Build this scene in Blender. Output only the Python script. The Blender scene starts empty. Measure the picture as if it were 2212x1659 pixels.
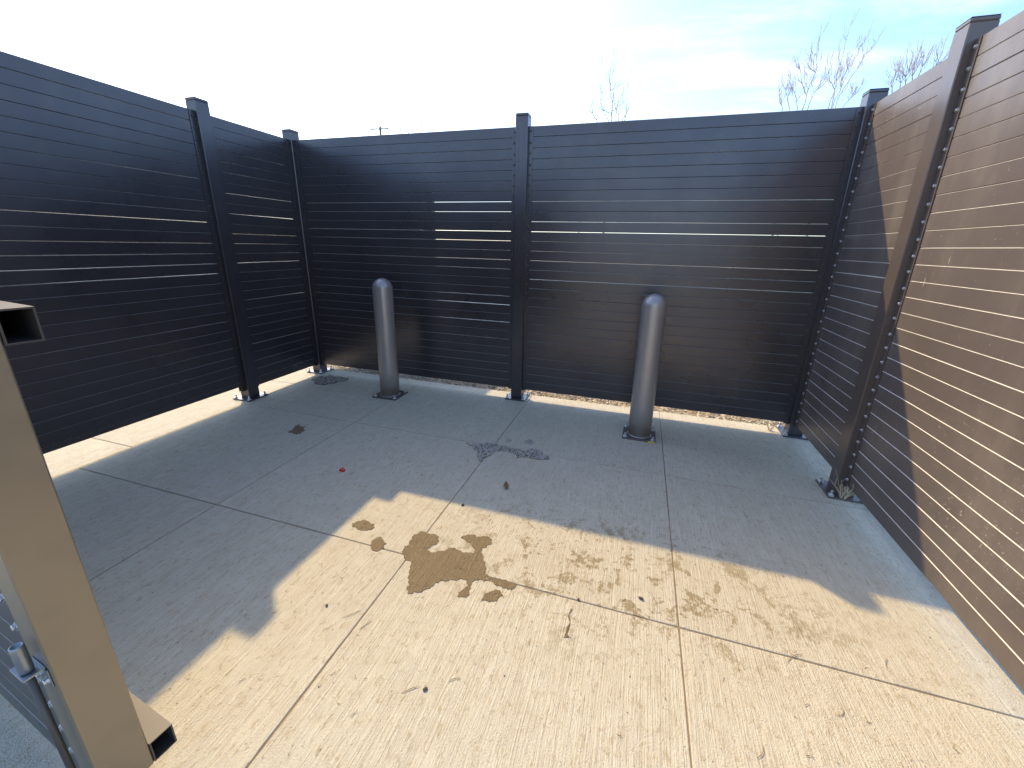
import bpy, math, random
from mathutils import Vector, Matrix, noise

sc = bpy.context.scene
COL = sc.collection
R = math.radians

# ------------------------------------------------------------------ camera
CAM = Vector((0.0, 0.0, 1.4355))
FPX, CX, CY = 853.0, 21.03, -44.06          # focal length and principal point, in a 2212 px wide picture
yaw, pitch, roll = 0.2830, 0.2900, 0.0252
_f = Vector((-math.sin(yaw) * math.cos(pitch), math.cos(yaw) * math.cos(pitch), -math.sin(pitch)))
_r = Vector((math.cos(yaw), math.sin(yaw), 0))
_u = _r.cross(_f)
CR = _r * math.cos(roll) + _u * math.sin(roll)
CU = _u * math.cos(roll) - _r * math.sin(roll)
CF = _f
cd = bpy.data.cameras.new('camera')
cd.sensor_fit = 'HORIZONTAL'; cd.sensor_width = 36.0
cd.lens = 36.0 * FPX / 2212.0
cd.shift_x = -CX / 2212.0
cd.shift_y = CY / 2212.0
cd.clip_start = 0.02; cd.clip_end = 3000
camo = bpy.data.objects.new('camera', cd); COL.objects.link(camo)
camo.matrix_world = Matrix(((CR.x, CU.x, -CF.x, CAM.x), (CR.y, CU.y, -CF.y, CAM.y), (CR.z, CU.z, -CF.z, CAM.z), (0, 0, 0, 1)))
sc.camera = camo

# ------------------------------------------------------------------ sun, sky, exposure
SUN_DIR = Vector((-2.04, 1.71, 2.36)).normalized()
ELEV = math.asin(SUN_DIR.z)
AZ = math.atan2(SUN_DIR.x, SUN_DIR.y)
sl = bpy.data.lights.new('sun', 'SUN'); sl.energy = 2.0; sl.angle = R(0.6); sl.color = (1.0, 0.77, 0.42)
so = bpy.data.objects.new('sun', sl); COL.objects.link(so)
so.rotation_euler = SUN_DIR.to_track_quat('Z', 'Y').to_euler(); so.location = SUN_DIR * 30

world = bpy.data.worlds.new('World'); sc.world = world; world.use_nodes = True
wt = world.node_tree; wn = wt.nodes; wl = wt.links
bg = wn['Background']; bg.inputs['Strength'].default_value = 0.15
sky = wn.new('ShaderNodeTexSky'); sky.sky_type = 'NISHITA'; sky.sun_disc = False
sky.sun_elevation = ELEV; sky.sun_rotation = AZ
sky.altitude = 300; sky.air_density = 1.0; sky.dust_density = 1.7; sky.ozone_density = 5.0

sc.view_settings.view_transform = 'Standard'; sc.view_settings.look = 'None'
sc.view_settings.exposure = 1.46; sc.view_settings.gamma = 1.0
sc.view_settings.use_curve_mapping = False
sc.cycles.use_denoising = True
sc.cycles.max_bounces = 5; sc.cycles.diffuse_bounces = 3; sc.cycles.glossy_bounces = 3


class NT:
    """small node helper"""
    def __init__(s, tree): s.t = tree
    def n(s, kind, **kw):
        nd = s.t.nodes.new(kind)
        for k, v in kw.items():
            if k[0] == '_': setattr(nd, k[1:], v)
        return nd
    def put(s, nd, key, v):
        if hasattr(v, 'bl_idname') and 'NodeSocket' in v.bl_idname: s.t.links.new(v, nd.inputs[key])
        else: nd.inputs[key].default_value = v
    def math(s, op, a, b=0.0, c=None, clamp=False):
        nd = s.t.nodes.new('ShaderNodeMath'); nd.operation = op; nd.use_clamp = clamp
        s.put(nd, 0, a); s.put(nd, 1, b)
        if c is not None: s.put(nd, 2, c)
        return nd.outputs[0]
    def vmath(s, op, a, b=(0, 0, 0)):
        nd = s.t.nodes.new('ShaderNodeVectorMath'); nd.operation = op
        s.put(nd, 0, a); s.put(nd, 1, b)
        return nd.outputs[1] if op in ('LENGTH', 'DISTANCE', 'DOT_PRODUCT') else nd.outputs[0]
    def map(s, v, scale=(1, 1, 1), rot=(0, 0, 0), loc=(0, 0, 0)):
        nd = s.t.nodes.new('ShaderNodeMapping')
        s.put(nd, 'Vector', v); nd.inputs['Scale'].default_value = scale
        nd.inputs['Rotation'].default_value = rot; nd.inputs['Location'].default_value = loc
        return nd.outputs[0]
    def noise(s, v, scale, detail=2.0, rough=0.5, dist=0.0):
        nd = s.t.nodes.new('ShaderNodeTexNoise'); s.put(nd, 'Vector', v)
        nd.inputs['Scale'].default_value = scale; nd.inputs['Detail'].default_value = detail
        nd.inputs['Roughness'].default_value = rough; nd.inputs['Distortion'].default_value = dist
        return nd.outputs[0]
    def voro(s, v, scale, feature='F1', rnd=1.0):
        nd = s.t.nodes.new('ShaderNodeTexVoronoi'); nd.feature = feature; s.put(nd, 'Vector', v)
        nd.inputs['Scale'].default_value = scale; nd.inputs['Randomness'].default_value = rnd
        return nd.outputs
    def ramp(s, v, lo, hi, a=0.0, b=1.0, smooth=True):
        nd = s.t.nodes.new('ShaderNodeMapRange'); nd.interpolation_type = 'SMOOTHSTEP' if smooth else 'LINEAR'
        s.put(nd, 'Value', v); s.put(nd, 'From Min', lo); s.put(nd, 'From Max', hi); s.put(nd, 'To Min', a); s.put(nd, 'To Max', b)
        return nd.outputs[0]
    def mix(s, f, a, b, mode='MIX'):
        nd = s.t.nodes.new('ShaderNodeMix'); nd.data_type = 'RGBA'; nd.blend_type = mode
        s.put(nd, 0, f)
        s.put(nd, 6, a if not isinstance(a, tuple) else (*a[:3], 1)); s.put(nd, 7, b if not isinstance(b, tuple) else (*b[:3], 1))
        return nd.outputs[2]
    def bump(s, hgt, strength=1.0, dist=0.001, normal=None):
        nd = s.t.nodes.new('ShaderNodeBump'); s.put(nd, 'Height', hgt)
        nd.inputs['Strength'].default_value = strength; nd.inputs['Distance'].default_value = dist
        if normal is not None: s.put(nd, 'Normal', normal)
        return nd.outputs[0]


# thin streaky cirrus over the whole sky
W = NT(wt)
gen = W.n('ShaderNodeTexCoord').outputs['Generated']
sep = W.n('ShaderNodeSeparateXYZ'); wl.new(gen, sep.inputs[0])
zz = W.math('ADD', W.math('MAXIMUM', sep.outputs[2], 0.0), 0.18)
comb = W.n('ShaderNodeCombineXYZ')
wl.new(W.math('DIVIDE', sep.outputs[0], zz), comb.inputs[0]); wl.new(W.math('DIVIDE', sep.outputs[1], zz), comb.inputs[1])
pl = comb.outputs[0]
streak = W.noise(W.map(pl, (0.8, 2.3, 1), (0, 0, R(-52)), (1.3, 0.4, 0)), 1.9, 5.0, 0.58, 0.35)
patch = W.noise(W.map(pl, (1, 1, 1), (0, 0, 0), (4.2, 1.1, 0)), 0.75, 3.0, 0.5, 0.2)
cov = W.ramp(W.math('ADD', W.math('MULTIPLY', streak, 0.62), W.math('MULTIPLY', patch, 0.55)), 0.57, 0.84)
cov = W.math('MULTIPLY', cov, W.ramp(sep.outputs[2], 0.0, 0.06))
bw = W.n('ShaderNodeRGBToBW'); wl.new(sky.outputs[0], bw.inputs[0])
cl = W.n('ShaderNodeCombineColor')
lum = W.math('MULTIPLY_ADD', bw.outputs[0], 1.1, 0.9)
for i, k in enumerate((1.0, 0.995, 0.97)): wl.new(W.math('MULTIPLY', lum, k), cl.inputs[i])
wl.new(W.mix(W.math('MULTIPLY', cov, 0.8), sky.outputs[0], cl.outputs[0]), bg.inputs['Color'])


# ------------------------------------------------------------------ picture <-> place
def ray(x, y):
    return CF + CR * ((x - 1106 - CX) / FPX) - CU * ((y - 829.5 - CY) / FPX)
def on_ground(x, y, z=0.0):
    d = ray(x, y); return CAM + d * ((z - CAM.z) / d.z)
def on_depth(x, y, Y):
    d = ray(x, y); return CAM + d * (Y / d.y)


# ------------------------------------------------------------------ materials
def material(name):
    m = bpy.data.materials.new(name); m.use_nodes = True
    return m, NT(m.node_tree), m.node_tree.nodes['Principled BSDF']

def position(N): return N.n('ShaderNodeNewGeometry').outputs['Position']

def simple(name, col, rough=0.6, metal=0.0, var=0.12, scale=30.0, bumpd=0.0):
    m, N, b = material(name)
    p = N.n('ShaderNodeTexCoord').outputs['Object']
    f = N.noise(p, scale, 4.0, 0.6)
    N.put(b, 'Base Color', N.mix(f, tuple(c * (1 - var) for c in col), tuple(min(1, c * (1 + var)) for c in col)))
    b.inputs['Metallic'].default_value = metal
    N.put(b, 'Roughness', N.ramp(f, 0.3, 0.7, max(0.02, rough - 0.08), min(1, rough + 0.08)))
    if bumpd: N.put(b, 'Normal', N.bump(f, 0.6, bumpd))
    return m

def make_concrete():
    m, N, b = material('broomed concrete')
    p = position(N)
    rnd = N.n('ShaderNodeObjectInfo').outputs['Random']
    warp = N.noise(p, 1.6, 2.0)
    comb = N.n('ShaderNodeCombineXYZ'); N.put(comb, 0, N.math('MULTIPLY', warp, 0.035)); N.put(comb, 2, N.math('MULTIPLY', rnd, 3.0))
    pb = N.vmath('ADD', p, comb.outputs[0])
    broom = N.noise(N.map(pb, (1, 0.028, 1), (0, 0, R(1.5))), 210, 2.0, 0.6)
    broom2 = N.noise(N.map(pb, (1, 0.020, 1), (0, 0, R(1.0))), 70, 1.0, 0.5)
    mott = N.noise(p, 2.1, 3.0, 0.6)
    mott2 = N.noise(p, 13.0, 3.0, 0.65)
    grain = N.noise(p, 190, 2.0, 0.65)
    chips = N.noise(N.map(p, (1, 0.6, 1)), 52, 4.0, 0.68, 0.9)
    col = N.mix(mott, (0.550, 0.498, 0.375), (0.650, 0.600, 0.465))
    col = N.mix(N.ramp(mott2, 0.3, 0.75), col, N.mix(0.26, col, (0.42, 0.33, 0.21)))
    col = N.mix(N.math('MULTIPLY', N.ramp(rnd, 0, 1, smooth=False), 0.16), col, (0.45, 0.41, 0.35))
    col = N.mix(N.ramp(broom, 0.30, 0.70, 0.24, -0.02), col, (0.27, 0.21, 0.14))
    col = N.mix(N.ramp(chips, 0.52, 0.70, 0.0, 0.62), col, (0.34, 0.255, 0.135))
    col = N.mix(N.ramp(grain, 0.56, 0.74, 0.0, 0.42), col, (0.30, 0.24, 0.16))
    col = N.mix(N.ramp(grain, 0.42, 0.26, 0.0, 0.25), col, (0.74, 0.71, 0.66))
    # brown residue round the low middle of the pad, where water stands
    dist = N.vmath('DISTANCE', N.map(p, (0.62, 1.45, 0)), (0.02, 2.22, 0))
    near = N.ramp(dist, 0.20, 0.85, 1.0, 0.0)
    blot = N.noise(p, 8.5, 4.0, 0.72, 0.6)
    blot2 = N.noise(p, 42.0, 3.0, 0.75, 0.8)
    st = N.math('MULTIPLY', near, N.ramp(N.math('MULTIPLY_ADD', blot2, 0.4, N.math('MULTIPLY', blot, 0.75)), 0.585, 0.68))
    col = N.mix(N.math('MULTIPLY', st, 0.85), col, (0.25, 0.185, 0.09))
    haze = N.math('MULTIPLY', near, N.ramp(N.noise(p, 2.6, 3.0), 0.42, 0.7))
    col = N.mix(N.math('MULTIPLY', haze, 0.22), col, (0.38, 0.30, 0.17))
    # small dark specks
    v = N.voro(p, 38)
    dot = N.math('MULTIPLY', N.ramp(v[0], 0.10, 0.16, 1.0, 0.0), N.ramp(N.noise(p, 5.0, 2.0), 0.50, 0.62))
    col = N.mix(N.math('MULTIPLY', dot, 0.28), col, (0.11, 0.09, 0.07))
    N.put(b, 'Base Color', col)
    N.put(b, 'Roughness', N.ramp(mott2, 0.2, 0.8, 0.78, 0.95))
    b.inputs['Specular IOR Level'].default_value = 0.3
    hgt = N.math('ADD', N.math('MULTIPLY', broom, 1.0), N.math('ADD', N.math('MULTIPLY', broom2, 0.35), N.math('ADD', N.math('MULTIPLY', grain, 0.8), N.math('MULTIPLY', chips, 0.55))))
    N.put(b, 'Normal', N.bump(hgt, 0.9, 0.0048))
    return m

def make_paint(name, col, rough=0.36, dust=0.0, metal=0.0, grime=0.12):
    """satin powder coat on aluminium with a little dust"""
    m, N, b = material(name)
    p = position(N)
    big = N.noise(p, 1.7, 2.0, 0.6)
    fine = N.noise(p, 420, 0.0, 0.5)
    c = N.mix(big, tuple(x * 0.93 for x in col), tuple(x * 1.07 for x in col))
    rg = N.ramp(big, 0.25, 0.75, rough - 0.04, rough + 0.06)
    if dust > 0.5:
        lay = N.noise(N.map(p, (1, 1, 0.35)), 3.2, 6.0, 0.7)
        c = N.mix(N.ramp(lay, 0.42, 0.8, 0.0, 0.30 * dust), c, (0.36, 0.31, 0.25))
        gate = N.ramp(N.noise(p, 1.9, 3.0, 0.6), 0.44, 0.66)
        v = N.voro(p, 34); v2 = N.voro(N.map(p, (1, 1, 1), (0.4, 0.2, 0.1), (3, 5, 1)), 75)
        sp = N.math('MULTIPLY', N.ramp(v[0], 0.07, 0.15, 1.0, 0.0), gate)
        sp2 = N.math('MULTIPLY', N.ramp(v2[0], 0.09, 0.2, 0.7, 0.0), gate)
        dr = N.voro(N.map(p, (1, 1, 0.13)), 26)
        run = N.math('MULTIPLY', N.ramp(dr[0], 0.05, 0.10, 0.8, 0.0), N.ramp(N.noise(p, 1.3, 2.0), 0.57, 0.66))
        spots = N.math('MAXIMUM', N.math('MAXIMUM', sp, sp2), run)
        c = N.mix(N.math('MULTIPLY', spots, 0.65 * dust), c, (0.60, 0.54, 0.45))
        rg = N.math('ADD', rg, N.math('MULTIPLY', spots, 0.3))
    b.inputs['Specular IOR Level'].default_value = 0.6; b.inputs['Metallic'].default_value = metal
    wave = N.noise(N.map(p, (1, 1, 0.5)), 3.5, 1.0, 0.5)
    N.put(b, 'Roughness', rg); N.put(b, 'Base Color', N.mix(N.ramp(N.noise(p, 5.0, 2.0, 0.7), 0.45, 0.75, 0.0, grime), c, (0.20, 0.17, 0.13)))
    N.put(b, 'Normal', N.bump(wave, 0.5, 0.006, N.bump(fine, 0.2, 0.0003)))
    return m

BRONZE = (0.098, 0.092, 0.100)  # same coat as M_DUSTY, shifted bluer to carry flare over the shaded fences
M_CONC = make_concrete()
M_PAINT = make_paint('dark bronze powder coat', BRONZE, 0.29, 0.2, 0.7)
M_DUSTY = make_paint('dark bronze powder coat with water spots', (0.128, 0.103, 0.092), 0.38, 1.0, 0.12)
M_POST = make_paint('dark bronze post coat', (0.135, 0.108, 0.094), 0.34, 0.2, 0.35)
M_TAN = make_paint('bronze gate paint with bounce tint', (0.295, 0.242, 0.168), 0.36, 0.1, 0.5, 0.35)  # stile colour lightened and warmed to hold bounce from the sunlit concrete
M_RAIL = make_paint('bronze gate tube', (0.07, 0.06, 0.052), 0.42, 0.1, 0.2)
M_BOLL = make_paint('grey bronze bollard paint', (0.37, 0.34, 0.315), 0.38, 0.1, 0.5)
M_LEDGE = simple('painted light on slat ledges', (0.27, 0.25, 0.235), 0.8, 0, 0.2, 30)  # paler than the coat: light caught along the seams is put in the colour
M_LEDGE2 = simple('painted sunlight on slat ledges', (0.74, 0.68, 0.60), 0.7, 0, 0.15, 30)  # brighter copy for the right fence, sun on the ledges painted in
M_LATCH = simple('dull zinc latch', (0.30, 0.33, 0.36), 0.38, 0.85, 0.15, 60)
M_ZINC = simple('zinc plated steel', (0.62, 0.64, 0.66), 0.33, 0.9, 0.08, 60)
M_SCREW = simple('stainless screw', (0.66, 0.66, 0.66), 0.30, 0.85, 0.06, 90)
M_JOINT = simple('dirt in joints', (0.25, 0.185, 0.115), 0.95, 0, 0.3, 40)
M_DARK = simple('dark pebble', (0.10, 0.08, 0.065), 0.9, 0, 0.35, 40)
M_STONE = simple('grey gravel', (0.42, 0.39, 0.34), 0.9, 0, 0.45, 60)
M_TWIG = simple('dry twig', (0.27, 0.19, 0.105), 0.9, 0, 0.35, 25)
M_STRAW = simple('pale straw', (0.58, 0.48, 0.33), 0.85, 0, 0.25, 25)
M_BARK = simple('tree bark', (0.42, 0.36, 0.32), 0.9, 0, 0.25, 12)
M_LEAF = simple('brown leaf', (0.22, 0.115, 0.05), 0.8, 0, 0.3, 30)
M_RED = simple('red plastic', (0.55, 0.02, 0.02), 0.4, 0, 0.1, 20)
M_YEL = simple('yellow tag', (0.70, 0.48, 0.03), 0.5, 0, 0.1, 20)
M_WOOD = simple('weathered pole wood', (0.20, 0.17, 0.14), 0.9, 0, 0.25, 6)

def make_stain():
    m, N, b = material('wet silt')
    p = position(N)
    f = N.noise(p, 24, 6.0, 0.7); g = N.noise(N.map(p, (1, 0.03, 1)), 150, 2.0)
    gr = N.noise(p, 150, 3.0, 0.75)
    sp = N.ramp(gr, 0.57, 0.72)
    c = N.mix(f, (0.135, 0.097, 0.048), (0.235, 0.172, 0.092))
    c = N.mix(N.math('MULTIPLY', sp, 0.55), c, (0.42, 0.33, 0.21))
    c = N.mix(N.ramp(gr, 0.45, 0.30, 0.0, 0.6), c, (0.07, 0.045, 0.02))
    c = N.mix(N.ramp(g, 0.35, 0.7, 0.25, 0.0), c, (0.08, 0.055, 0.03))
    N.put(b, 'Base Color', c); N.put(b, 'Roughness', N.ramp(f, 0.3, 0.7, 0.62, 0.9))
    b.inputs['Specular IOR Level'].default_value = 0.3
    N.put(b, 'Normal', N.bump(N.math('ADD', g, N.noise(p, 90, 3.0)), 0.8, 0.004))
    hole = N.ramp(N.math('MULTIPLY_ADD', N.noise(p, 48, 5.0, 0.75), 0.7, N.math('MULTIPLY', N.noise(p, 13, 2.0), 0.3)), 0.605, 0.625)
    tr = N.n('ShaderNodeBsdfTransparent'); mx = N.n('ShaderNodeMixShader')
    N.put(mx, 0, hole); N.t.links.new(b.outputs[0], mx.inputs[1]); N.t.links.new(tr.outputs[0], mx.inputs[2])
    N.t.links.new(mx.outputs[0], N.t.nodes['Material Output'].inputs['Surface'])
    return m
M_SILT = make_stain()

def make_soil():
    m, N, b = material('dry soil and litter')
    p = position(N)
    a = N.noise(p, 4.0, 6.0, 0.7); d = N.noise(p, 45, 4.0, 0.7); far = N.noise(p, 0.08, 4.0, 0.6)
    c = N.mix(a, (0.20, 0.145, 0.080), (0.40, 0.30, 0.17))
    c = N.mix(N.ramp(d, 0.45, 0.7), c, (0.48, 0.39, 0.25))
    c = N.mix(N.ramp(far, 0.4, 0.65, 0, 0.5), c, (0.16, 0.15, 0.07))
    N.put(b, 'Base Color', c); b.inputs['Roughness'].default_value = 0.95
    N.put(b, 'Normal', N.bump(N.math('ADD', a, d), 1.0, 0.02))
    return m
M_SOIL = make_soil()


# ------------------------------------------------------------------ mesh helpers
class MB:
    def __init__(s): s.v = []; s.f = []
    def add(s, vs, fs):
        o = len(s.v); s.v += [tuple(v) for v in vs]; s.f += [tuple(i + o for i in f) for f in fs]
    def box(s, x0, x1, y0, y1, z0, z1, ch=0.0):
        """box, optionally with chamfered edges"""
        if ch <= 0:
            s.add([(x0, y0, z0), (x1, y0, z0), (x1, y1, z0), (x0, y1, z0), (x0, y0, z1), (x1, y0, z1), (x1, y1, z1), (x0, y1, z1)],
                  [(0, 3, 2, 1), (4, 5, 6, 7), (0, 1, 5, 4), (1, 2, 6, 5), (2, 3, 7, 6), (3, 0, 4, 7)])
            return
        def ringz(z, i):
            a, b, c, d = x0 + i, x1 - i, y0 + i, y1 - i
            return [(a + ch, c, z), (b - ch, c, z), (b, c + ch, z), (b, d - ch, z), (b - ch, d, z), (a + ch, d, z), (a, d - ch, z), (a, c + ch, z)]
        vs = ringz(z0, ch * .7) + ringz(z0 + ch, 0) + ringz(z1 - ch, 0) + ringz(z1, ch * .7)
        fs = [tuple(range(7, -1, -1)), tuple(range(24, 32))]
        for k in range(3):
            for i in range(8):
                j = (i + 1) % 8
                fs.append((k * 8 + i, k * 8 + j, k * 8 + 8 + j, k * 8 + 8 + i))
        s.add(vs, fs)
    def lathe(s, prof, n=24, c=(0, 0, 0), cap=True):
        """prof: list of (radius, z)"""
        vs = []; fs = []
        for r, z in prof:
            for i in range(n):
                a = 2 * math.pi * i / n; vs.append((c[0] + r * math.cos(a), c[1] + r * math.sin(a), c[2] + z))
        for k in range(len(prof) - 1):
            for i in range(n):
                j = (i + 1) % n; fs.append((k * n + i, k * n + j, k * n + n + j, k * n + n + i))
        if cap:
            fs.append(tuple(range(n - 1, -1, -1))); fs.append(tuple(range((len(prof) - 1) * n, len(prof) * n)))
        s.add(vs, fs)
    def tube(s, pts, rads, n=5):
        pts = [Vector(p) for p in pts]; vs = []; fs = []
        if len(pts) < 2: return
        for k, p in enumerate(pts):
            t = (pts[min(k + 1, len(pts) - 1)] - pts[max(k - 1, 0)])
            t = t.normalized() if t.length > 1e-9 else Vector((0, 0, 1))
            a = t.cross(Vector((0.31, 0.87, 0.12)));
            if a.length < 1e-4: a = t.cross(Vector((1, 0, 0)))
            a.normalize(); b = t.cross(a)
            for i in range(n):
                w = 2 * math.pi * i / n; vs.append(p + (a * math.cos(w) + b * math.sin(w)) * rads[k])
        for k in range(len(pts) - 1):
            for i in range(n):
                j = (i + 1) % n; fs.append((k * n + i, k * n + j, k * n + n + j, k * n + n + i))
        fs.append(tuple(range(n - 1, -1, -1))); fs.append(tuple(range((len(pts) - 1) * n, len(pts) * n)))
        s.add(vs, fs)
    def prism(s, prof, x0, x1):
        """profile in (y, z) swept along x"""
        n = len(prof); vs = [(x0, y, z) for y, z in prof] + [(x1, y, z) for y, z in prof]
        fs = [tuple(range(n - 1, -1, -1)), tuple(range(n, 2 * n))]
        for i in range(n):
            j = (i + 1) % n; fs.append((i, j, n + j, n + i))
        s.add(vs, fs)
    def mesh(s, name, mat, smooth=False):
        me = bpy.data.meshes.new(name); me.from_pydata(s.v, [], s.f); me.validate()
        if mat: me.materials.append(mat)
        if smooth:
            for p in me.polygons: p.use_smooth = True
        me.update(); return me
    def build(s, name, mat, parent=None, smooth=False, m=None):
        return obj(name, s.mesh(name, mat, smooth), parent, m)

def obj(name, me, parent=None, m=None):
    o = bpy.data.objects.new(name, me); COL.objects.link(o)
    if parent is not None: o.parent = parent
    if m is not None: o.matrix_local = m
    return o
def empty(name, m=None):
    o = bpy.data.objects.new(name, None); COL.objects.link(o); o.empty_display_size = 0.2
    if m is not None: o.matrix_world = m
    return o
def tag(o, label=None, cat=None, group=None, kind=None):
    if label: o['label'] = label
    if cat: o['category'] = cat
    if group: o['group'] = group
    if kind: o['kind'] = kind
    return o
T = Matrix.Translation


# ------------------------------------------------------------------ ground and pavement
g = MB(); nseg = 48
ring = [0.0, 6, 14, 30, 70, 200, 700, 2000]
vs = [(0, 0, -0.075)]
for rr in ring[1:]:
    for i in range(nseg):
        a = 2 * math.pi * i / nseg
        vs.append((rr * math.cos(a), rr * math.sin(a), -0.075))
fs = [(0, 1 + i, 1 + (i + 1) % nseg) for i in range(nseg)]
for k in range(len(ring) - 2):
    for i in range(nseg):
        j = (i + 1) % nseg; o0 = 1 + k * nseg
        fs.append((o0 + i, o0 + nseg + i, o0 + nseg + j, o0 + j))
g.add(vs, fs)
tag(g.build('ground', M_SOIL), kind='structure')

XJ = [-3.335, -2.156, -0.927, 0.288, 1.50]
YJ = [-3.25, -2.10, -0.95, 0.195, 1.340, 2.485, 3.605]
b = MB(); b.box(-5.62, 1.492, -3.24, 3.597, -0.072, -0.0036)
PAVE = tag(b.build('pavement', M_JOINT), kind='structure')
rng = random.Random(5)
def slab(x0, x1, y0, y1, gap=0.0025):
    """a slab with tooled, slightly rounded and uneven edges"""
    s = MB(); c = 0.0028; n = 14
    def line(a, b_, k): return a + (b_ - a) * k
    ring = []
    for k in range(n): ring.append((line(x0 + gap, x1 - gap, k / n), y0 + gap))
    for k in range(n): ring.append((x1 - gap, line(y0 + gap, y1 - gap, k / n)))
    for k in range(n): ring.append((line(x1 - gap, x0 + gap, k / n), y1 - gap))
    for k in range(n): ring.append((x0 + gap, line(y1 - gap, y0 + gap, k / n)))
    cx, cy = (x0 + x1) / 2, (y0 + y1) / 2
    def inset(p, d):
        j = 0.0016 * (noise.noise(Vector((p[0] * 9, p[1] * 9, 3.3))))
        d += j
        return (p[0] + (d if p[0] < cx - 1e-6 else -d) * (abs(p[0] - cx) > (x1 - x0) / 2 - gap - 1e-5), p[1] + (d if p[1] < cy else -d) * (abs(p[1] - cy) > (y1 - y0) / 2 - gap - 1e-5))
    N_ = len(ring)
    lv = [(*inset(p, 0), -0.05) for p in ring] + [(*inset(p, 0), -c) for p in ring] + [(*inset(p, c * .5), -c * .25) for p in ring] + [(*inset(p, c * 1.4), 0.0) for p in ring]
    ff = [tuple(range(N_ * 3, N_ * 4))]
    for k in range(3):
        for i in range(N_):
            j = (i + 1) % N_; ff.append((k * N_ + i, k * N_ + j, k * N_ + N_ + j, k * N_ + N_ + i))
    s.add(lv, ff)
    return s.build('slab', M_CONC, PAVE)
for i in range(len(XJ) - 1):
    for j in range(len(YJ) - 1):
        slab(XJ[i], XJ[i + 1], YJ[j], YJ[j + 1])
for y0, y1 in ((-3.25, -2.36), (-2.36, -1.04), (-1.04, 0.29), (0.29, 1.63), (1.63, 3.055), (3.055, 3.605)):
    slab(-4.55, XJ[0], y0, y1)
    slab(-5.63, -4.55, y0, y1)


# ------------------------------------------------------------------ fences
PITCH, NSL, Z0 = 0.0813, 28, 0.0935
THK = 0.024
HP = 2.455
PW = 0.0525          # half width of a post
GAPS = (0.0004, 0.0010, 0.0020, 0.0033)

def slat_mesh(L, gap, mat):
    """hollow-board profile with a shallow ledge (light painted into its colour) along the top of the seen (-y) side"""
    h = PITCH - gap; t = THK / 2; c = 0.0012
    prof = [(-t, 0.0018), (-t + 0.0022, 0), (t, 0), (t, h), (-t + 0.0068, h), (-t, h - 0.0034)]
    s = MB(); s.prism(prof, 0, L)
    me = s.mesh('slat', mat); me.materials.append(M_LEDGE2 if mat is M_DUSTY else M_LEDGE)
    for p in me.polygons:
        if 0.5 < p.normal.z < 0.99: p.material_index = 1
    return me

screw_mb = MB(); screw_mb.lathe([(0.0100, 0), (0.0100, 0.0016), (0.0072, 0.0020), (0.0072, 0.0066), (0.0058, 0.0080)], 8)
ME_SCREW = screw_mb.mesh('screw', M_SCREW, False); ME_SCREW_P = screw_mb.mesh('screw', M_RAIL, False)

def channel_mesh(mat):
    """U channel that holds the slat ends: local x out from the post, y across the fence"""
    s = MB(); w = 0.036; t = THK / 2 + 0.0015; e = 0.003
    H0, H1 = 0.085, 2.366
    s.box(0, w, -t - e, -t, H0, H1)
    s.box(0, w, t, t + e, H0, H1)
    s.box(0, e, -t, t, H0, H1)
    return s.mesh('channel', mat)

def post_meshes(mat, ribs=True):
    s = MB(); s.box(-PW, PW, -PW, PW, 0.012, HP - 0.02, 0.004)
    # shallow extrusion ribs down the faces
    for q in ((-0.022, 0.022) if ribs else ()):
        s.box(q - 0.002, q + 0.002, -PW - 0.0014, -PW + 0.001, 0.016, HP - 0.14)
        s.box(q - 0.002, q + 0.002, PW - 0.001, PW + 0.0014, 0.016, HP - 0.14)
    post = s.mesh('post', mat)
    s = MB(); e = 0.0007
    s.box(-PW - e, PW + e, -PW - e, PW + e, HP - 0.022, HP, 0.006)
    s.add([(-PW, -PW, HP - .0005), (PW, -PW, HP - .0005), (PW, PW, HP - .0005), (-PW, PW, HP - .0005), (0, 0, HP + 0.006)], [(0, 1, 4), (1, 2, 4), (2, 3, 4), (3, 0, 4)])
    cap = s.mesh('cap', mat)
    s = MB(); s.box(-0.1, 0.1, -0.1, 0.1, 0.0005, 0.0125, 0.002)
    plate = s.mesh('base_plate', mat)
    return post, cap, plate

def bolt_mesh(r=0.009, hgt=0.034):
    s = MB()
    s.lathe([(r * 1.9, 0), (r * 1.9, 0.002), (r * 1.85, 0.0026)], 14)
    s.lathe([(r * 1.45, 0.0027), (r * 1.5, 0.004), (r * 1.5, 0.0105), (r * 1.3, 0.0125)], 6)
    s.lathe([(r * .8, 0.0124), (r * .8, hgt), (r * .65, hgt + .002)], 10)
    return s.mesh('anchor_bolt', M_ZINC, False)
ME_BOLT = bolt_mesh()

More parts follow.
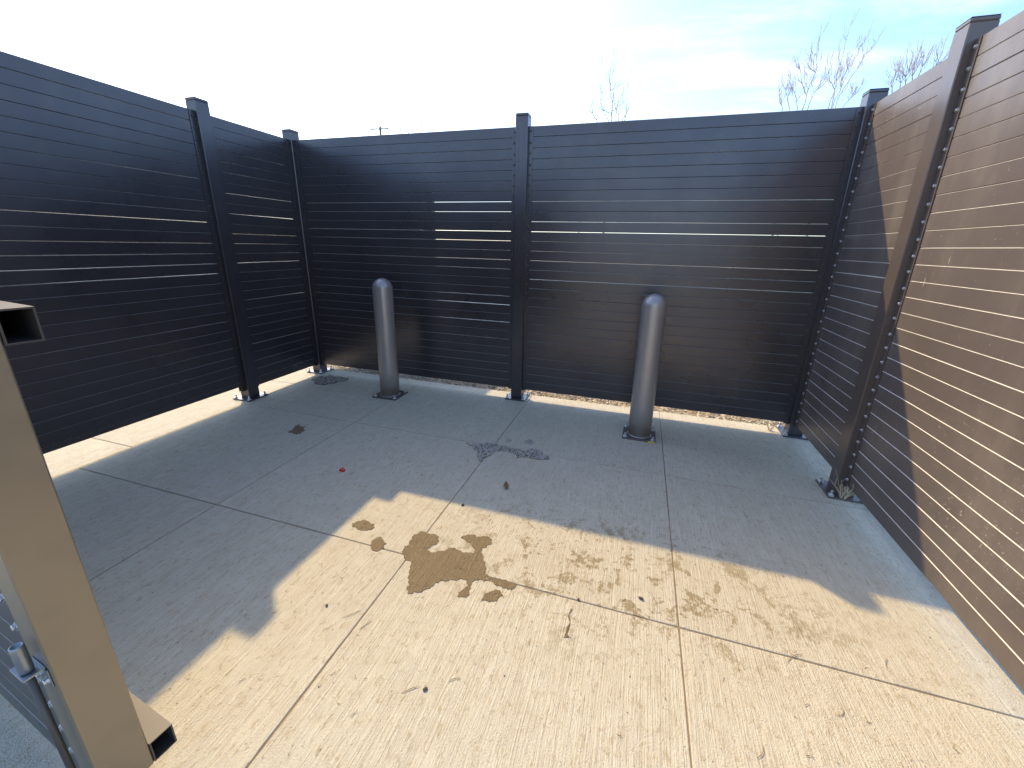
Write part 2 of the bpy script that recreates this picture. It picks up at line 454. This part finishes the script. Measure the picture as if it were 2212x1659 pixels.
def build_fence(origin, angle, posts, mat, label, wts=(5, 4, .5, 0), seed=1, own=None, wide=(), trim=()):
    """local x runs along the fence, local -y is the side seen from the pad. posts: x of each post centre."""
    root = empty('slat_fence', T(origin) @ Matrix.Rotation(angle, 4, 'Z'))
    tag(root, label, 'fence')
    rg = random.Random(seed)
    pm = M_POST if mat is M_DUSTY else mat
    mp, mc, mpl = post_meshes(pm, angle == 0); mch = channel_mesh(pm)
    for i, x in enumerate(posts):
        if own is not None and not own[i]: continue
        p = obj('post', mp, root, T((x, 0, 0)))
        obj('cap', mc, p); pl_ = obj('base_plate', mpl, p)
        for sx in (-1, 1):
            for sy in (-1, 1):
                obj('anchor_bolt', ME_BOLT, p, T((sx * 0.08, sy * 0.08, 0.0125)) @ Matrix.Rotation(rg.uniform(0, 1), 4, 'Z') @ Matrix.Diagonal((1, 1, rg.uniform(.8, 1.25), 1)))
    for i in range(len(posts) - 1):
        a, c = posts[i] + PW, posts[i + 1] - PW
        for x, flip in ((a, False), (c, True)):
            m = T((x, 0, 0)) if not flip else T((x, 0, 0)) @ Matrix.Diagonal((-1, 1, 1, 1))
            ch = obj('channel', mch, root, m)
            for k in range(NSL):
                z = Z0 + (k + 0.5) * PITCH + rg.uniform(-.004, .004)
                obj('screw', ME_SCREW if mat is M_DUSTY else ME_SCREW_P, ch, T((0.016 + rg.uniform(-.002, .002), -THK / 2 - 0.0045, z)) @ Matrix.Rotation(R(90), 4, 'X'))
        L = c - a - 0.012
        var = [slat_mesh(L, q, mat) for q in GAPS]
        for k in range(NSL):
            me = var[rg.choices((0, 1, 2, 3), wts)[0]]
            if (i, k) in wide: me = var[wide[(i, k)]]
            tilt = rg.uniform(-0.0007, 0.0007) / L; cut = 0.5 if (k == 0 and i in trim) else 0.0
            obj('slat', me, root, T((a + 0.006, rg.uniform(-.0006, .0006), Z0 + k * PITCH + cut * PITCH)) @ Matrix.Rotation(-tilt, 4, 'Y') @ Matrix.Diagonal((1, 1, 1 - cut, 1)))
    return root

XL, XR, YB, XM = -3.425, 1.335, 3.497, -1.053
build_fence((0, YB, 0), 0, [XL, XM, XR], M_PAINT,
            'dark slat fence across the back, behind the two bollards, with centre and corner posts', seed=11,
            wide={(0, 20): 3, (0, 19): 2, (0, 17): 3, (0, 16): 2, (0, 14): 2, (0, 10): 2, (1, 20): 2, (1, 17): 3, (1, 18): 2, (1, 14): 2, (1, 12): 2, (1, 15): 1})
# left fence: seen side faces +x, so local x runs along +y
build_fence((XL, 0, 0), R(90), [0.60, 2.625, YB, YB + 2.70], M_PAINT,
            'shaded blue-grey slat fence on the left with sunlit strip of concrete under it', wts=(7, 3, 0, 0), wide={(0, 12): 1, (0, 13): 2, (0, 14): 1, (0, 15): 0, (0, 16): 0, (0, 17): 0, (0, 18): 0, (0, 19): 0, (0, 7): 1, (1, 23): 1, (1, 20): 2, (1, 13): 2, (1, 4): 2}, seed=23, own=[1, 1, 0, 1], trim=(0,))
# right fence: seen side faces -x, local x runs along -y
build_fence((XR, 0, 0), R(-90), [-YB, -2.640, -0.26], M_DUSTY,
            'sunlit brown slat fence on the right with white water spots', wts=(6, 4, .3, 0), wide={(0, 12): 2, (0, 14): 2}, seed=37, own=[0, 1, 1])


# ------------------------------------------------------------------ bollards
def bollard(x, y, rz, label, sticker=False):
    root = empty('bollard', T((x, y, 0)) @ Matrix.Rotation(rz, 4, 'Z'))
    tag(root, label, 'bollard', 'steel bollards in front of the back fence')
    s = MB(); rad = 0.0885; top = 1.1255; prof = [(rad, 0.013)]
    for z in (0.25, 0.5, 0.75): prof.append((rad, z))
    for k in range(0, 12):
        a = R(90) * k / 12; prof.append((rad * math.cos(a), top - rad + rad * math.sin(a)))
    prof.append((0.004, top))
    s.lathe(prof, 40); s.build('pipe', M_BOLL, root, True)
    s = MB()
    pr_ = [(rad + 0.005, 0.0136), (rad + 0.0035, 0.016), (rad - 0.001, 0.0185)]
    s.lathe(pr_, 40, cap=False); s.build('weld', M_BOLL, root, True)
    s = MB(); s.box(-0.127, 0.127, -0.115, 0.115, 0.0005, 0.0135, 0.002); s.build('base_plate', M_POST, root)
    for sx in (-1, 1):
        for sy in (-1, 1):
            obj('anchor_bolt', ME_BOLT, root, T((sx * 0.103, sy * 0.092, 0.0135)) @ Matrix.Rotation(sx + sy * .4, 4, 'Z') @ Matrix.Diagonal((1.15, 1.15, 0.85, 1)))
    if sticker:
        s = MB(); s.box(0.070, 0.124, -0.1165, -0.1155, 0.002, 0.012); s.build('sticker', M_YEL, root)
bollard(-2.238, 3.115, R(1.5), 'grey steel bollard left of the centre fence post, standing farther back')
bollard(0.112, 3.045, R(-1.0), 'nearer grey steel bollard right of the centre post, yellow tag at its base', True)


# ------------------------------------------------------------------ gate leaf at the left edge
GX = -1.116
gate = empty('gate', T((GX, 0.36, 0)) @ Matrix.Rotation(R(-6), 4, 'Z'))
tag(gate, 'tan steel gate leaf cut off by the left edge, tube ends open', 'gate')
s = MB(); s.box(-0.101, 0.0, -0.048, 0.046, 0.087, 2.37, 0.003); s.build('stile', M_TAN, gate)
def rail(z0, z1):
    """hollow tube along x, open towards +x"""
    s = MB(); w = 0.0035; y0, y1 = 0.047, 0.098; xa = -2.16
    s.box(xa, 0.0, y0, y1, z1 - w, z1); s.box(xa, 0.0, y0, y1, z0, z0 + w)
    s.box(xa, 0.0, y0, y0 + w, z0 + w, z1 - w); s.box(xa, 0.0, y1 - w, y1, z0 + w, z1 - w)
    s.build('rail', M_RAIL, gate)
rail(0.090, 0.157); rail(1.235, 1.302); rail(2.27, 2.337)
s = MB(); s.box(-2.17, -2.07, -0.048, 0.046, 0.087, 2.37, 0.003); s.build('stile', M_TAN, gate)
gy = -0.027
rg = random.Random(77)
Lg = 2.07 - 0.101 - 0.012
gv = [slat_mesh(Lg, q, M_PAINT) for q in GAPS]
for k in range(NSL):
    obj('slat', gv[rg.choices((0, 1, 2, 3), (3, 4, 3, 1))[0]], gate, T((-2.064, gy + rg.uniform(-.0006, .0006), 0.072 + k * PITCH)))
mch = channel_mesh(M_PAINT)
for x, flip in ((-2.07, 1), (-0.101, -1)):
    ch = obj('channel', mch, gate, T((x, gy, -0.018)) @ Matrix.Diagonal((flip, 1, 1, 1)))
    for k in range(NSL):
        obj('screw', ME_SCREW, ch, T((0.026, -THK / 2 - 0.0045, 0.09 + (k + .5) * PITCH)) @ Matrix.Rotation(R(90), 4, 'X'))
# cane bolt in front of the stile
s = MB(); rx, ry = -0.040, -0.068
s.tube([(rx, ry, 0.030), (rx, ry, 0.545)], [0.0065] * 2, 14); cane = s.build('drop_rod', M_RAIL, gate, True)
s = MB()
s.lathe([(0.0105, 0.546), (0.0112, 0.549), (0.0112, 0.612), (0.0104, 0.615), (0.0075, 0.615), (0.0075, 0.546)], 20, (rx, ry, 0), cap=False); s.build('sleeve', M_LATCH, cane, True)
s = MB(); s.box(rx - 0.040, rx + 0.022, ry - 0.014, -0.0485, 0.538, 0.5435, 0.001); s.box(rx - 0.03, rx + 0.03, -0.0515, -0.0485, 0.49, 0.538, 0.001)
s.build('bracket', M_LATCH, cane)
for dx in (-0.018, 0.018):
    obj('screw', ME_SCREW, cane, T((rx + dx, -0.0515, 0.508)) @ Matrix.Rotation(R(90), 4, 'X'))


# ------------------------------------------------------------------ silt stains, gravel patches
def outline(pts, seed, lev=4, amp=0.24):
    pts = [Vector((p[0], p[1], 0)) for p in pts]; rg = random.Random(seed)
    for _ in range(lev):
        q = []
        for i, p in enumerate(pts):
            n_ = pts[(i + 1) % len(pts)]; d = n_ - p
            q.append(p)
            if d.length > 0.004: q.append((p + n_) / 2 + Vector((-d.y, d.x, 0)) * rg.uniform(-amp, amp))
        pts = q
    return pts
def sheet(name, px, z=0.0022, seed=1, mat=M_SILT, lev=4):
    pts = outline([on_ground(x, y) for x, y in px], seed, lev)
    if sum(a.x * b_.y - b_.x * a.y for a, b_ in zip(pts, pts[1:] + pts[:1])) < 0: pts.reverse()
    n = len(pts); c = sum(pts, Vector()) / n
    top = [(p.x, p.y, z) for p in pts]; bot = [(p.x, p.y, -0.002) for p in pts]
    s = MB(); s.add(top + bot, [tuple(range(n))] + [(i, n + i, n + (i + 1) % n, (i + 1) % n) for i in range(n)])
    return s.build(name, mat), pts
def c6(l): return [(691.24 + x * .34374, 967.74 + y * .34374) for x, y in l]

o, _ = sheet('silt_stain', c6([(590,545),(640,525),(670,530),(735,550),(748,580),(735,605),(690,630),(668,640),(690,655),(740,650),(790,640),(840,628),(870,640),(890,655),(930,660),(965,660),(968,630),(945,595),(910,575),(885,565),(900,552),(960,545),(1010,560),(1050,555),(1082,580),(1078,605),(1050,620),(1020,630),(1012,660),(1025,700),(1040,740),(1030,790),(1060,805),(1130,830),(1200,845),(1235,860),(1220,880),(1180,890),(1150,880),(1110,868),(1060,835),(1010,825),(960,840),(945,870),(940,920),(915,942),(865,935),(870,910),(905,885),(930,860),(925,835),(880,820),(820,825),(760,835),(720,850),(690,885),(640,905),(590,905),(552,918),(565,860),(560,800),(570,760),(560,710),(530,680),(515,650),(530,620),(560,600),(580,570)]), seed=3)
tag(o, 'large jagged brown damp stain on the sunlit concrete', 'stain', 'damp stains on the concrete')
o, _ = sheet('silt_stain', c6([(1130,895),(1150,930),(1110,965),(1060,970),(1015,960),(1030,920),(1080,900)]), seed=4)
tag(o, 'round brown stain just right below the large stain', 'stain', 'damp stains on the concrete')
o, _ = sheet('silt_stain', c6([(200,475),(265,455),(320,475),(345,500),(290,518),(230,505)]), seed=5)
tag(o, 'small flat brown stain upper left of the large stain, nearest the shadow edge', 'stain', 'damp stains on the concrete')
o, _ = sheet('silt_stain', c6([(325,590),(350,568),(385,560),(400,585),(418,600),(400,630),(350,650),(325,640),(320,610)]), seed=6)
tag(o, 'small brown stain lying on the joint left of the large stain', 'stain', 'damp stains on the concrete')
o, _ = sheet('silt_stain', c6([(1575,1010),(1588,1015),(1572,1090),(1562,1140),(1565,1190),(1530,1192),(1550,1130),(1558,1060)]), seed=7, lev=1)
tag(o, 'thin brown streak running toward the camera, right of the large stain', 'stain', 'damp stains on the concrete')
o, _ = sheet('silt_stain', [(621,934),(634,925),(648,917),(652,922),(661,921),(660,930),(648,937),(634,937)], seed=8)
tag(o, 'small grey-brown stain in the shade left of the red scrap', 'stain', 'damp stains on the concrete')

def inside(p, poly):
    r_ = False; j = len(poly) - 1
    for i in range(len(poly)):
        a, b_ = poly[i], poly[j]
        if (a.y > p[1]) != (b_.y > p[1]) and p[0] < (b_.x - a.x) * (p[1] - a.y) / (b_.y - a.y) + a.x: r_ = not r_
        j = i
    return r_
ICO = None
def stone(mb, c, r, rg):
    vs = [(0, 0, 1), (.9, 0, .4), (.3, .85, .4), (-.7, .5, .4), (-.7, -.5, .4), (.3, -.85, .4), (.7, .5, -.4), (-.3, .85, -.4), (-.9, 0, -.4), (-.3, -.85, -.4), (.7, -.5, -.4), (0, 0, -1)]
    fs = [(0,1,2),(0,2,3),(0,3,4),(0,4,5),(0,5,1),(1,6,2),(2,7,3),(3,8,4),(4,9,5),(5,10,1),(6,7,2),(7,8,3),(8,9,4),(9,10,5),(10,6,1),(11,7,6),(11,8,7),(11,9,8),(11,10,9),(11,6,10)]
    a = rg.uniform(0, 6.3); ca, sa = math.cos(a), math.sin(a); sx, sy, sz = rg.uniform(.8, 1.3), rg.uniform(.6, 1), rg.uniform(.45, .8)
    out = []
    for v in vs:
        k = rg.uniform(.8, 1.15); x, y, z = v[0] * sx * k, v[1] * sy * k, v[2] * sz * k
        out.append((c[0] + r * (x * ca - y * sa), c[1] + r * (x * sa + y * ca), c[2] + r * z))
    mb.add(out, fs)
def gravel(px, label, n, seed, rmin=0.003, rmax=0.008, base=True):
    if base: o, poly = sheet('silt_stain', px, 0.003, seed); tag(o, label.replace('patch of loose grey gravel', 'brown silt under the loose gravel'), 'stain', 'damp stains on the concrete')
    else: poly = outline([on_ground(x, y) for x, y in px], seed)
    rg = random.Random(seed); mb = MB()
    xs = [p.x for p in poly]; ys = [p.y for p in poly]; k = 0
    while k < n:
        p = (rg.uniform(min(xs), max(xs)), rg.uniform(min(ys), max(ys)))
        if inside(p, poly):
            r_ = rg.uniform(rmin, rmax) * (1.4 if rg.random() < .06 else 1)
            stone(mb, (p[0], p[1], 0.003 + r_ * .35), r_, rg); k += 1
    o = mb.build('gravel', M_STONE); tag(o, label, 'gravel', kind='stuff')
gravel([(1008,957),(1030,962),(1060,958),(1095,965),(1125,972),(1155,970),(1180,985),(1188,992),(1160,993),(1135,988),(1115,990),(1100,976),(1070,975),(1055,985),(1040,998),(1033,985),(1025,972)], 'patch of loose grey gravel on the joint between the bollards', 900, 21)
gravel([(676,822),(690,813),(715,810),(742,815),(748,823),(725,828),(700,832),(680,830)], 'patch of loose grey gravel near the left corner post', 420, 22)
gravel([(1092,952),(1098,949),(1104,953),(1099,956)], 'tiny patch of loose grey gravel behind the larger patch', 40, 24, base=False)
gravel([(1134,953),(1142,950),(1152,956),(1146,961),(1138,959)], 'small patch of loose grey gravel in front of the centre post', 60, 25, base=False)


# ------------------------------------------------------------------ litter behind the back fence
mbs = MB(); mbl = MB(); rg = random.Random(8)
for k in range(5200):
    x = rg.uniform(-3.6, 1.7); y = 3.60 + abs(rg.gauss(0, 0.35)); z = -0.06 + rg.uniform(0, .035)
    if y > 4.8: continue
    if rg.random() < .5: stone(mbs, (x, y, z), rg.uniform(.006, .018), rg)
    else:
        a = rg.uniform(0, 6.3); l = rg.uniform(.02, .055); w = l * rg.uniform(.2, .5); t = rg.uniform(-.4, .4)
        u_ = Vector((math.cos(a), math.sin(a), t)) * l / 2; v_ = Vector((-math.sin(a), math.cos(a), rg.uniform(-.4, .4))) * w / 2
        c = Vector((x, y, z + .02)); n_ = u_.cross(v_).normalized() * .003
        mbl.add([c - u_, c + v_ + n_, c + u_, c - v_ + n_], [(0, 1, 2, 3)])
tag(mbs.build('gravel', M_STONE), 'gravel and soil bed along the outside of the back fence', 'gravel', kind='stuff')
tag(mbl.build('leaf_litter', M_STRAW), 'dry golden leaf litter under the back fence', 'leaf litter', kind='stuff')


# ------------------------------------------------------------------ loose debris on the pad
def sliver(mb, x, y, l, rad, rg):
    a = rg.uniform(0, 6.3); cv = rg.uniform(-2.2, 2.2); p = Vector((x, y, 0.001 + rad)); pts = []
    for k in range(5):
        pts.append(p.copy()); p = p + Vector((math.cos(a), math.sin(a), 0)) * l / 4; a += cv / 4 * rg.uniform(.3, 1.4)
        p.z = 0.001 + rad + rg.uniform(0, .002)
    mb.tube(pts, [rad * .6, rad, rad, rad, rad * .4], 4)
md, mp_ = MB(), MB(); rg = random.Random(99)
for k in range(1250):
    x = rg.uniform(-2.4, 1.42); y = rg.uniform(0.3, 2.6)
    dens = 0.30 + 0.7 * max(0.0, min(1.0, (1.9 - y) / 1.0)) * (0.55 + 0.45 * (x + 1.5) / 3)
    if x < -1.4 and y > .8: dens *= .25
    if rg.random() > dens: continue
    l = rg.choice((.005, .006, .008, .011, .015, .024)) * rg.uniform(.7, 1.2)
    if noise.noise(Vector((x * 2.2, y * 2.2, 7))) < -.12: continue
    sliver(md if rg.random() < .5 else mp_, x, y, l, rg.uniform(.0005, .0011), rg)
for x, y, l in ((-0.95, 1.02, .07), (-0.62, .80, .06), (-0.9, 0.95, .05), (-0.45, 0.9, .05), (0.72, 1.36, .085), (0.78, 1.20, .05), (-0.82, 1.32, .05), (1.0, 1.4, .05), (0.5, 1.0, .05), (.9, 1.02, .05)):
    sliver(md, x, y, l, .0011, rg)
tag(md.build('twigs', M_TWIG), 'dark dry twigs and stems scattered over the concrete', 'twigs', kind='stuff')
tag(mp_.build('straw', M_STRAW), 'pale bits of straw scattered over the concrete', 'straw', kind='stuff')
mb = MB(); rg = random.Random(123)
for k in range(420):
    x = rg.uniform(-3.2, 1.4); y = rg.uniform(0.35, 3.4)
    if y < 1.8 and rg.random() < .6: continue
    stone(mb, (x, y, 0.0015), rg.uniform(.001, .0032), rg)
for cx_, cy_, n_ in ((-2.55, 2.25, 26), (-1.75, 2.35, 22), (-1.35, 2.0, 20), (0.9, 3.0, 10)):
    for k in range(n_): stone(mb, (rg.gauss(cx_, .12), rg.gauss(cy_, .08), .0015), rg.uniform(.0015, .0045), rg)
tag(mb.build('pebbles', M_DARK), 'tiny dark pebbles scattered over the concrete', 'pebbles', kind='stuff')

def rock(px, r_, label, seed):
    mb = MB(); p = on_ground(*px); stone(mb, (0, 0, r_ * .5), r_, random.Random(seed))
    tag(mb.build('pebble', M_DARK, None, False, T((p.x, p.y, 0))), label, 'pebble', 'single dark pebbles')
rock((919, 1490), .008, 'dark pebble on the sunlit concrete near the bottom, right of the long joint', 1)
rock((1384, 1294), .011, 'dark pebble in the right brown blotch, beyond the long joint', 2)
rock((1249, 1296), .008, 'dark pebble lying on the cross joint right of the large stain', 3)
rock((706, 1309), .008, 'dark pebble in the sun left of the large stain', 4)
rock((1000, 1092), .009, 'pebble just inside the shadow edge by the long joint', 5)

# curled brown leaf and red scrap
def leaf(px, label, rz):
    p = on_ground(*px); mb = MB(); n = 7; vs = []; fs = []
    for i in range(n):
        t = i / (n - 1); w = .016 * math.sin(math.pi * min(1, t * .92 + .06)) ** .8; zc = .003 + .014 * (2 * t - 1) ** 2
        for j, q in enumerate((-1, 0, 1)): vs.append((t * .055 - .027, q * w, zc + abs(q) * .010))
    for i in range(n - 1):
        for j in range(2): fs.append((i * 3 + j, i * 3 + j + 1, i * 3 + 4 + j, i * 3 + 3 + j))
    mb.add(vs, fs)
    o = mb.build('leaf', M_LEAF, None, True, T((p.x, p.y, 0.001)) @ Matrix.Rotation(rz, 4, 'Z'))
    md_ = o.modifiers.new('thick', 'SOLIDIFY'); md_.thickness = .0008
    tag(o, label, 'leaf')
leaf((1093, 1053), 'curled brown leaf in the shade beyond the sunlit patch', 1.9)
p = on_ground(740, 1017); s = MB()
s.add([(-.020, -.010, 0), (.016, -.013, 0), (.021, .004, 0), (.004, .013, 0), (-.017, .010, 0), (-.018, -.008, .012), (.015, -.011, .009), (.018, .004, .013), (.003, .011, .016), (-.014, .009, .014)],
      [(4, 3, 2, 1, 0), (5, 6, 7, 8, 9), (0, 1, 6, 5), (1, 2, 7, 6), (2, 3, 8, 7), (3, 4, 9, 8), (4, 0, 5, 9)])
tag(s.build('scrap', M_RED, None, False, T((p.x, p.y, .001))), 'small bright red plastic scrap on the shaded concrete', 'scrap')

# dry weed at the foot of the right fence
def weed(x, y, n, hgt, seed, label, mat=M_STRAW):
    rg = random.Random(seed); mb = MB()
    for k in range(n):
        a = rg.uniform(0, 6.3); lean = rg.uniform(.1, .75); h_ = hgt * rg.uniform(.35, 1); pts = []; rad = rg.uniform(.0016, .0030)
        cv = rg.uniform(-1.0, 1.0)
        for i in range(7):
            t = i / 6; aa = a + cv * t
            pts.append((rg.gauss(0, .002) + math.cos(aa) * lean * h_ * t ** 1.3 + .01 * math.cos(a), math.sin(aa) * lean * h_ * t ** 1.3 * .7 + .01 * math.sin(a), h_ * t * (1 - .25 * lean * t) + .002))
        mb.tube(pts, [rad * (1 - .6 * i / 6) for i in range(7)], 5)
        if rg.random() < .6:
            b0 = Vector(pts[3]); e = b0 + Vector((rg.uniform(-.03, .03), rg.uniform(-.03, .03), rg.uniform(.02, .05)))
            mb.tube([b0, (b0 + e) / 2 + Vector((0, 0, -.004)), e], [rad * .6, rad * .5, rad * .3], 4)
    tag(mb.build('weed', mat, None, True, T((x, y, 0))), label, 'weed')
p = on_ground(1836, 1072)
weed(1.315, 2.555, 26, .21, 4, 'tuft of pale dry weed at the foot of the right fence post')
p = on_ground(1662, 930)
weed(p.x, p.y, 12, .09, 9, 'wisp of dry weed beside the far right corner post')


# ------------------------------------------------------------------ bare trees and poles beyond the fence
def grow(mb, pts, r0, r1, rg, tw, depth=0):
    """a branch along pts, with twigs that turn upward"""
    pts = [Vector(p) for p in pts]
    fine = []
    for i in range(len(pts) - 1):
        for k in range(3): fine.append(pts[i].lerp(pts[i + 1], k / 3) + Vector((rg.gauss(0, 1), rg.gauss(0, 1), 0)) * (0 if k == 0 else .035 * (pts[i + 1] - pts[i]).length))
    fine.append(pts[-1])
    n = len(fine)
    mb.tube(fine, [r0 + (r1 - r0) * i / (n - 1) for i in range(n)], 6 if depth == 0 else 4)
    if depth >= 2: return
    for k in range(tw):
        i = rg.randint(1, n - 2) if n > 3 else 1
        t = i / (n - 1); d = (fine[min(i + 1, n - 1)] - fine[i - 1]).normalized()
        a = rg.uniform(0, 6.3); side = Vector((math.cos(a), math.sin(a), 0.1))
        l = rg.uniform(.25, .75) * (1 - .4 * t) * (.6 if depth else 1)
        p0 = fine[i]; p1 = p0 + (d * .62 + side * .45) * l * .4; p2 = p1 + (d * .7 + side * .25 + Vector((0, 0, .35))) * l * .35; p3 = p2 + (Vector((0, 0, 1)) + side * .12) * l * .3
        rr = (r0 + (r1 - r0) * t) * .5
        grow(mb, [p0, p1, p2, p3], max(rr, .004), .0025, rg, 2 if depth == 0 else 0, depth + 1)

def tree(label, guides, off, sc_, Y, rtop, seed, tw=5, base=None):
    rg = random.Random(seed); cr = MB()
    ends = []
    for gi, gl in enumerate(guides):
        dy = rg.uniform(-.5, .5)
        pts = [on_depth(off[0] + x * sc_, off[1] + y * sc_, Y + dy) for x, y in gl]
        grow(cr, pts, rtop, .004, rg, tw); ends.append(pts[0])
    low = min(e.z for e in ends)
    roots = [e for e in ends if e.z < low + .45]
    c = sum(roots, Vector()) / len(roots)
    bx, by = c.x, c.y
    fork = Vector((bx, by, low - 1.4))
    tr = MB(); hh = fork.z + .08
    tr.tube([(bx + rg.uniform(-.05, .05), by, -0.1), (bx, by, .15), (bx + rg.uniform(-.04, .04), by, hh * .5), fork], [rtop * 5.2, rtop * 3.8, rtop * 3.2, rtop * 2.4], 10)
    for e in roots:
        cr.tube([fork - Vector((0, 0, .1)), fork.lerp(e, .45) + Vector((e.x - bx, e.y - by, 0)) * .25, e], [rtop * 1.7, rtop * 1.35, rtop], 6)
    root = empty('bare_tree', T((bx, by, -.08))); inv = T((-bx, -by, .08))
    for nm, mb in (('trunk', tr), ('crown', cr)):
        o = mb.build(nm, M_BARK, root, True, inv)
    tag(root, label, 'tree', 'bare trees beyond the fence')

tree('bare upright tree rising just right of the centre fence post',
     [[(1065,1520),(1075,1300),(1095,1140),(1045,1000),(1040,880),(1045,820),(1065,650),(1080,580),(1120,450),(1140,390)],
      [(1045,820),(1030,700),(1040,500),(1060,350),(1070,220)], [(1040,880),(1100,850),(1130,790),(1160,710)], [(1090,1140),(1105,950),(1100,870)],
      [(1010,1520),(940,1390),(890,1270),(850,1150),(845,1000),(840,800)], [(850,1150),(870,1000),(890,880)], [(770,1560),(775,1400),(815,1260),(845,1140)],
      [(765,1500),(710,1440),(665,1330),(650,1200),(685,1080)], [(1160,1520),(1170,1330),(1195,1180),(1245,1060),(1320,900),(1330,800)],
      [(1210,1500),(1220,1320),(1250,1180),(1270,1040)], [(1300,1480),(1350,1400),(1400,1300),(1430,1210)], [(1360,1400),(1380,1300),(1390,1170)],
      [(1080,1310),(1150,1260),(1195,1160),(1200,1010)], [(1075,1350),(1000,1340),(920,1280),(895,1220)]],
     (1209.7, 103.7), .10416, 12.0, .010, 1, 2)
tree('taller bare tree with forked stems left of the right corner post',
     [[(680,755),(720,620),(770,500),(780,400),(800,260),(815,160)], [(645,750),(640,680),(600,600),(585,480)], [(700,650),(670,540),(660,450)],
      [(770,500),(740,480),(745,330)], [(590,750),(570,650),(565,600)], [(720,745),(760,640),(800,600)], [(540,765),(535,690)]],
     (1520.7, 0), .3125, 13.0, .0095, 2, 8)
tree('bare tree with fine fanning branches right beside the right corner post',
     [[(860,750),(910,600),(940,450),(975,300),(995,240)], [(890,740),(950,600),(1000,500),(1060,380),(1090,300)], [(920,690),(1000,560),(1080,440),(1135,340)],
      [(905,620),(870,560),(865,480)], [(940,600),(990,480),(1010,400)], [(960,740),(1010,680),(1060,600)]],
     (1520.7, 0), .3125, 14.0, .0095, 3, 10)
tree('bare knobbly shoots showing over the right fence top',
     [[(1300,640),(1300,540)], [(1350,620),(1355,490)], [(1390,600),(1400,500)], [(1440,560),(1440,455)], [(1475,545),(1530,420)], [(1560,500),(1620,425)]],
     (1520.7, 0), .3125, 12.0, .010, 4, 7)
tree('faint bare tree tips right of the utility pole',
     [[(1110,680),(1060,490),(1050,380)], [(1150,680),(1095,470),(1065,200)], [(1590,660),(1600,430),(1640,320),(1655,150),(1660,30)], [(1175,660),(1165,570)], [(1300,660),(1295,560)]],
     (760.4, 228.1), .09375, 24.0, .030, 5, 3)

# utility pole with cross arm
d = ray(821, 273); P = CAM + d * (56.0 / d.y)
up = empty('utility_pole', T((P.x, P.y, 0)))
tag(up, 'wooden utility pole with cross arm far behind the back fence', 'utility pole')
s = MB(); s.lathe([(.24, -.1), (.19, P.z * .6), (.155, P.z)], 12); s.build('pole', M_WOOD, up, True)
ad = (on_depth(840, 277.2, 56.0) - on_depth(803, 278.3, 56.0)); L = ad.length
s = MB(); s.box(-L / 2, L / 2, -.06, .06, -.07, .07, .008)
arm = s.build('cross_arm', M_WOOD, up, False, T((0, -.2, P.z - .38)) @ Matrix.Rotation(R(4), 4, 'Z'))
for x in (-L / 2 + .15, -.45, .42, L / 2 - .12):
    s = MB(); s.lathe([(.03, 0), (.03, .06), (.055, .08), (.05, .13), (.06, .15), (.03, .19)], 10, (x, 0, .071)); s.build('insulator', M_ZINC, arm, True)
for x in (-L / 2 + .3, .5, L / 2 - .05):
    s = MB(); s.tube([(x, -.02, -.07), (x + .12, -.02, -.22), (x + .2, -.02, -.3)], [.025, .03, .04], 6); s.build('cutout', M_WOOD, arm)

for px_, lab, hgt in (((1266, 247), 'thin mast standing left of the bare centre tree', 14.0), ((1735, 338), 'thin mast standing left of the forked bare tree', 12.0)):
    d = ray(px_[0], px_[1] if px_[1] < 300 else 232); P = CAM + d * (30.0 / d.y); root = empty('mast', T((P.x, P.y, 0))); tag(root, lab, 'mast')
    s = MB(); s.lathe([(.045, -.1), (.035, P.z * .5), (.022, P.z)], 8); s.build('pole', M_ZINC, root, True)
    s = MB(); s.lathe([(.03, 0), (.03, .04), (.008, .07)], 8, (0, 0, P.z)); s.build('finial', M_ZINC, root, True)
